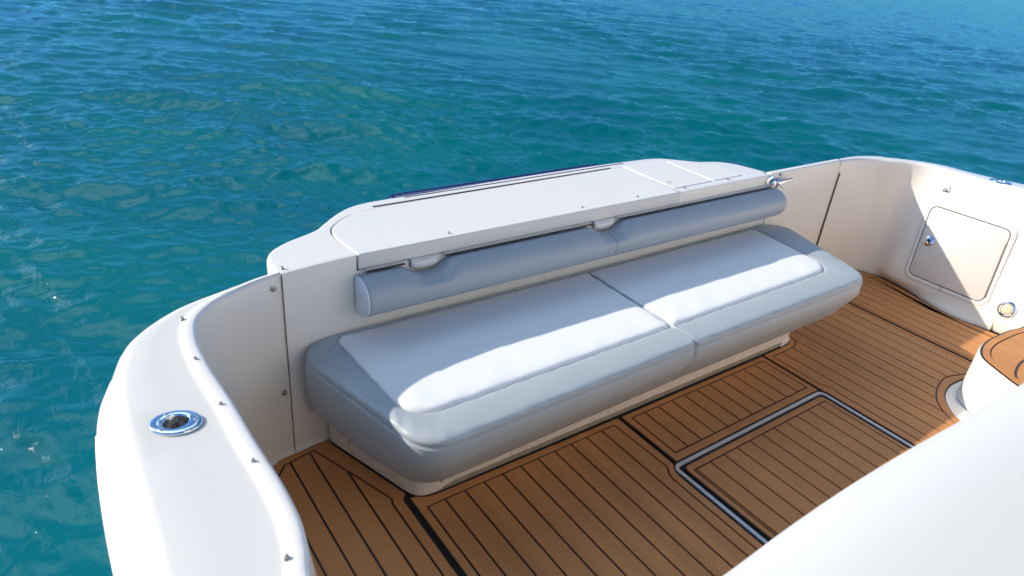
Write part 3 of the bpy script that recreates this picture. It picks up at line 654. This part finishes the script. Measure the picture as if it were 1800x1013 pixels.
# ------------------------------------------------------------------ seat cushions
def cushion(name, V, rad_, rin, Vi, joint, label):
    cx = sum(v[0] for v in V)/4; cy = sum(v[1] for v in V)/4
    root = empty(name, (cx, cy, .21), label, 'cushion', 'bench seat cushions')
    sub = 26
    O = rp(V, rad_, 10, sub); Iw = rp(Vi, rin, 10, sub)
    s = area(O)
    def lvl(P, d, z, jd=0):     # offset ring; the joint side and back keep tighter
        Q = inset(P, d); return [(x, y, z) for x, y in Q]
    def blend(t, z, n=0): return [((a[0]*(1-t)+b[0]*t), (a[1]*(1-t)+b[1]*t), z) for a, b in zip(O, Iw)]
    fm = [max(0., min(1., (1.62-y)/.2)) for x, y in O]     # front: tapers under
    bkf = [1. if y < 1.93 and abs(x-JX) > .04 else .0 for x, y in O]
    def lvlf(d, z):
        q = min(1., max(0, (.37-z))/.17); Q = inset(O, d)
        return [(x + (.022*q*b if x < cx else -.022*q*b), y + .088*f*q, z) for (x, y), f, b in zip(Q, fm, bkf)]
    rs = [lvlf(.06, .198), lvlf(.022, .199), lvlf(.007, .206), lvlf(0, .222), lvlf(-.002, .27), lvlf(-.003, .32), lvlf(-.003, .37), lvlf(-.001, .405), lvlf(0.0005, .424), lvlf(.0025, .4265), lvlf(.0035, .4275)]
    seam = [(x, y, z) for x, y, z in lvlf(.0035, .4405)]
    band = [lvlf(.0035, .4275), lvlf(.0030, .4285), lvlf(.0034, .4400), lvlf(.0045, .4415)]
    top = []
    for t, z in ((.030, .4415), (.034, .4425), (.05, .4460), (.08, .4495), (.13, .4525), (.22, .4548), (.40, .4562), (.62, .4565), (.82, .4555), (.92, .4530), (.97, .4505), (1.0, .4465)): top.append(blend(t, z))
    for k in range(2, len(top)):
        for i, (x, y, z) in enumerate(top[k]):
            wob = (math.sin(x*61+y*33)+math.sin(x*97-y*71+1.3)+.7*math.sin(x*173+y*140))*.0012
            top[k][i] = (x, y, z+wob)
    mb = MB(); mb.rings(rs, True, True, False); mesh('side_band', mb.v, mb.f, GREY, root, smooth=60)
    mb = MB(); mb.rings(band, True); mesh('seam_band', mb.v, mb.f, GREY, root, smooth=60)
    mb = MB(); mb.rings(top, True); bd = mesh('border', mb.v, mb.f, GREY, root, smooth=60)
    # white centre
    ys = [p[1] for p in Iw]; xs_ = [p[0] for p in Iw]; ym = .5*(min(ys)+max(ys)); x0, x1 = min(xs_), max(xs_)
    spine = []
    for x, y in Iw: spine.append((min(max(x, x0+.20), x1-.20), ym+(y-ym)*.12))
    wr = []
    for t, z in ((0, .4445), (.010, .4495), (.022, .4540), (.045, .4580), (.08, .4602), (.14, .4616), (.26, .4628), (.45, .4638), (.7, .4643), (.88, .4645), (1.0, .4645)):
        rw = []
        for (x, y), (sx, sy) in zip(Iw, spine):
            px, py = x*(1-t)+sx*t, y*(1-t)+sy*t
            zz = z + (.0012*math.sin(px*23+py*9)+.001*math.sin(px*41-py*27+2))*min(1, t*6)*(1 if t < .4 else .4)
            if t < .25: zz += .0022*math.sin(px*88+py*60+2*math.sin(px*19))*math.exp(-((t-.05)/.09)**2)*(.45+.55*math.sin(px*7.3+1))
            rw.append((px, py, zz))
        wr.append(rw)
    mb = MB(); mb.rings(wr, True, False, True); mesh('centre_panel', mb.v, mb.f, WHITE, root, smooth=80)
    # two rows of stitches, above and below the seam
    
    for off, z, ph in ((.0075, .4450, 0), (-.001, .4210, .5)):
        Q = lvlf(off, z); mb = MB()
        P = [np.array(p) for p in Q]; acc = 0; nxt = .004
        for i in range(len(P)):
            a, b = P[i], P[(i+1) % len(P)]; L_ = np.linalg.norm(b-a)
            if L_ < 1e-6: continue
            while acc + L_ > nxt:
                p = a + (b-a)*(nxt-acc)/L_; d = (b-a)/L_
                if p[1] < 1.9:
                    nn = np.array((d[1], -d[0], 0))*(-1 if s < 0 else 1); u = (nn*.7+np.array((0, 0, .7)))*.0009; h = d*.0022
                    up = np.array((0, 0, 1.)) ; v = np.cross(d, nn); v = v/np.linalg.norm(v)*.0009
                    if off > 0: u = np.array((0, 0, .0012)); v = nn*.001
                    else: u = nn*.0014; v = np.array((0, 0, .001))
                    mb.add([p-h-v, p+h-v, p+h+v, p-h+v, p-h*.6+u, p+h*.6+u], [(0, 1, 5, 4), (3, 2, 5, 4), (0, 3, 4), (1, 2, 5)])
                nxt += .0062
            acc += L_
        mesh('stitching', mb.v, mb.f, STITCH, root, smooth=0)
    return root
JX = 1.972
cushion('seat_cushion', [(.616, 2.000), (.776, 1.307), (JX-.0005, 1.328), (JX-.0005, 1.990)], [.10, .13, .022, .008], [.03, .12, .020, .004],
        [(.774, 1.985), (.795, 1.452), (JX-.0045, 1.466), (JX-.0045, 1.982)], 'right', 'left seat cushion of the bench, at the end away from the transom gate')
cushion('seat_cushion', [(JX+.0005, 1.990), (JX+.0005, 1.329), (3.235, 1.331), (3.462, 2.005)], [.008, .022, .13, .10], [.004, .020, .12, .03],
        [(JX+.0045, 1.982), (JX+.0045, 1.466), (3.135, 1.480), (3.180, 1.985)], 'left', 'right seat cushion of the bench, at the end nearest the transom gate')

# ------------------------------------------------------------------ backrest bolster
bk = empty('backrest_bolster', (2.1, 2.01, .5), 'long pale grey rolled backrest bolster mounted on the white transom wall above the bench', 'backrest')
XL, XR, XM = .872, 3.268, 2.043
def dsec(x, k=1.0):             # D-shaped section; returns ring of (x,y,z)
    C = [(2.006, .676), (1.990, .683), (1.958, .682), (1.924, .670), (1.899, .645), (1.888, .612), (1.892, .578), (1.910, .550), (1.942, .532), (1.980, .526), (2.006, .530)]
    P = crom(C, 4); o = []
    cy, cz = 1.955, .605
    dip = 0
    for c_, w_ in ((1.142, .078), (2.045, .078)):
        dip += math.exp(-((x-c_)/w_)**4)*(1+.0)
    for y, z in P:
        a = max(0, (z-.625)/.06); a = min(1, a)
        yy = y; zz = z - .040*dip*a
        cr2 = math.exp(-((x-XM)/.010)**2)*.005
        zz = cz + (zz-cz)*(k-cr2*8*.2); yy = cy + (yy-cy)*(k) + (cr2 if y < 1.99 else 0)
        zz = .607 + (zz-.607)*.95; yy = 2.006 + (yy-2.006)*.95
        yy = min(yy, 2.008) if k > .99 else yy
        o.append((x, yy, zz))
    return o
def bolster(x0, x1, capl, capr):
    xs = list(np.linspace(x0, x1, 90)); mb = MB(); rs = []
    if capl: rs += [dsec(x0, .93)]; xs[0] = x0+.004
    rs += [dsec(x) for x in xs]
    if capr:
        for t in (.25, .5, .7, .85, .95, 1.0): rs.append(dsec(x1 + .05*math.sin(t*math.pi/2), max(.02, math.cos(t*math.pi/2)**.6)))
    mb.rings(rs, True, True, True); return mesh('bolster_roll', mb.v, mb.f, GREYB, bk, smooth=50)
bolster(XL, XM-.0015, True, False); bolster(XM+.0015, XR, False, True)
mb = MB(); mb.rings([dsec(XL, .93), [(XL-.006, y, z) for _, y, z in dsec(XL, .90)], [(XL-.009, y, z) for _, y, z in dsec(XL, .82)], [(XL-.0085, y, z) for _, y, z in dsec(XL, .3)]], True, False, True)
mesh('end_cap', mb.v, mb.f, WHITE, bk, smooth=40)
P = [(x-.003, y, z) for x, y, z in dsec(XL, .955)]; tube(P + P[:1], .0035, WHITE, 'piping_v', bk, n=6, cap=False).name = 'piping'
for a, b in ((.905, 1.055), (1.225, 1.965), (2.125, 3.262)):
    mb = MB()
    mb.rings([[(x, 1.9985, .6835), (x, 1.9985, .6885), (x, 2.0145, .6905), (x, 2.0145, .6855)] for x in (a, b)], True, True, True)
    mesh('mounting_rail', mb.v, mb.f, BRUSH, bk, smooth=0)
    mb = MB(); mb.rings([[(x, 1.9895, .684), (x, 1.9895, .6855), (x, 1.998, .6865), (x, 1.998, .684)] for x in (a, b)], True, True, True)
    mesh('rail_groove', mb.v, mb.f, CAULK, bk, smooth=0)

# ------------------------------------------------------------------ near seat back
root = empty('helm_seat', (1.9, .1, .0), 'large smooth white padded seat, out of focus in the near right corner above the deck', 'seat')
mb = MB(); rs = []
xs = np.linspace(.42, 3.0, 140)
xk, yk = zip(*crom([(.3, .428), (.62, .428), (.85, .429), (1.05, .435), (1.25, .436), (1.5, .428), (1.8, .413), (2.2, .403), (3.1, .400)], 6))
for x in xs:
    yb = float(np.interp(x, xk, yk)); e = 1.0 if x > .55 else math.sqrt(max(0, 1-((.55-x)/.131)**2))
    ring = []
    hw = .34
    for k in range(56):
        a = 2*math.pi*k/56; c_, s_ = math.cos(a), math.sin(a); n_ = .62
        yy = yb - hw + hw*math.copysign(abs(c_)**n_, c_)*max(.05, e); zz = .62 + .345*math.copysign(abs(s_)**n_, s_)*max(.05, e)
        ring.append((x, yy, zz))
    rs.append(ring)
mb.rings(rs, True, True, True); mesh('backrest', mb.v, mb.f, SEAT, root, smooth=60)
mb = MB(); mb.slab(rp([(.6, -.6), (2.9, -.6), (2.9, .24), (.6, .24)], .06, 5), .0, .34); mesh('seat_base', mb.v, mb.f, GEL, root, bevel=.02)

# parts of things keep their world places: shift by the root's location
for e_, loc in EMP.items():
    for ch in e_.children: ch.matrix_parent_inverse = Matrix.Translation(-loc)
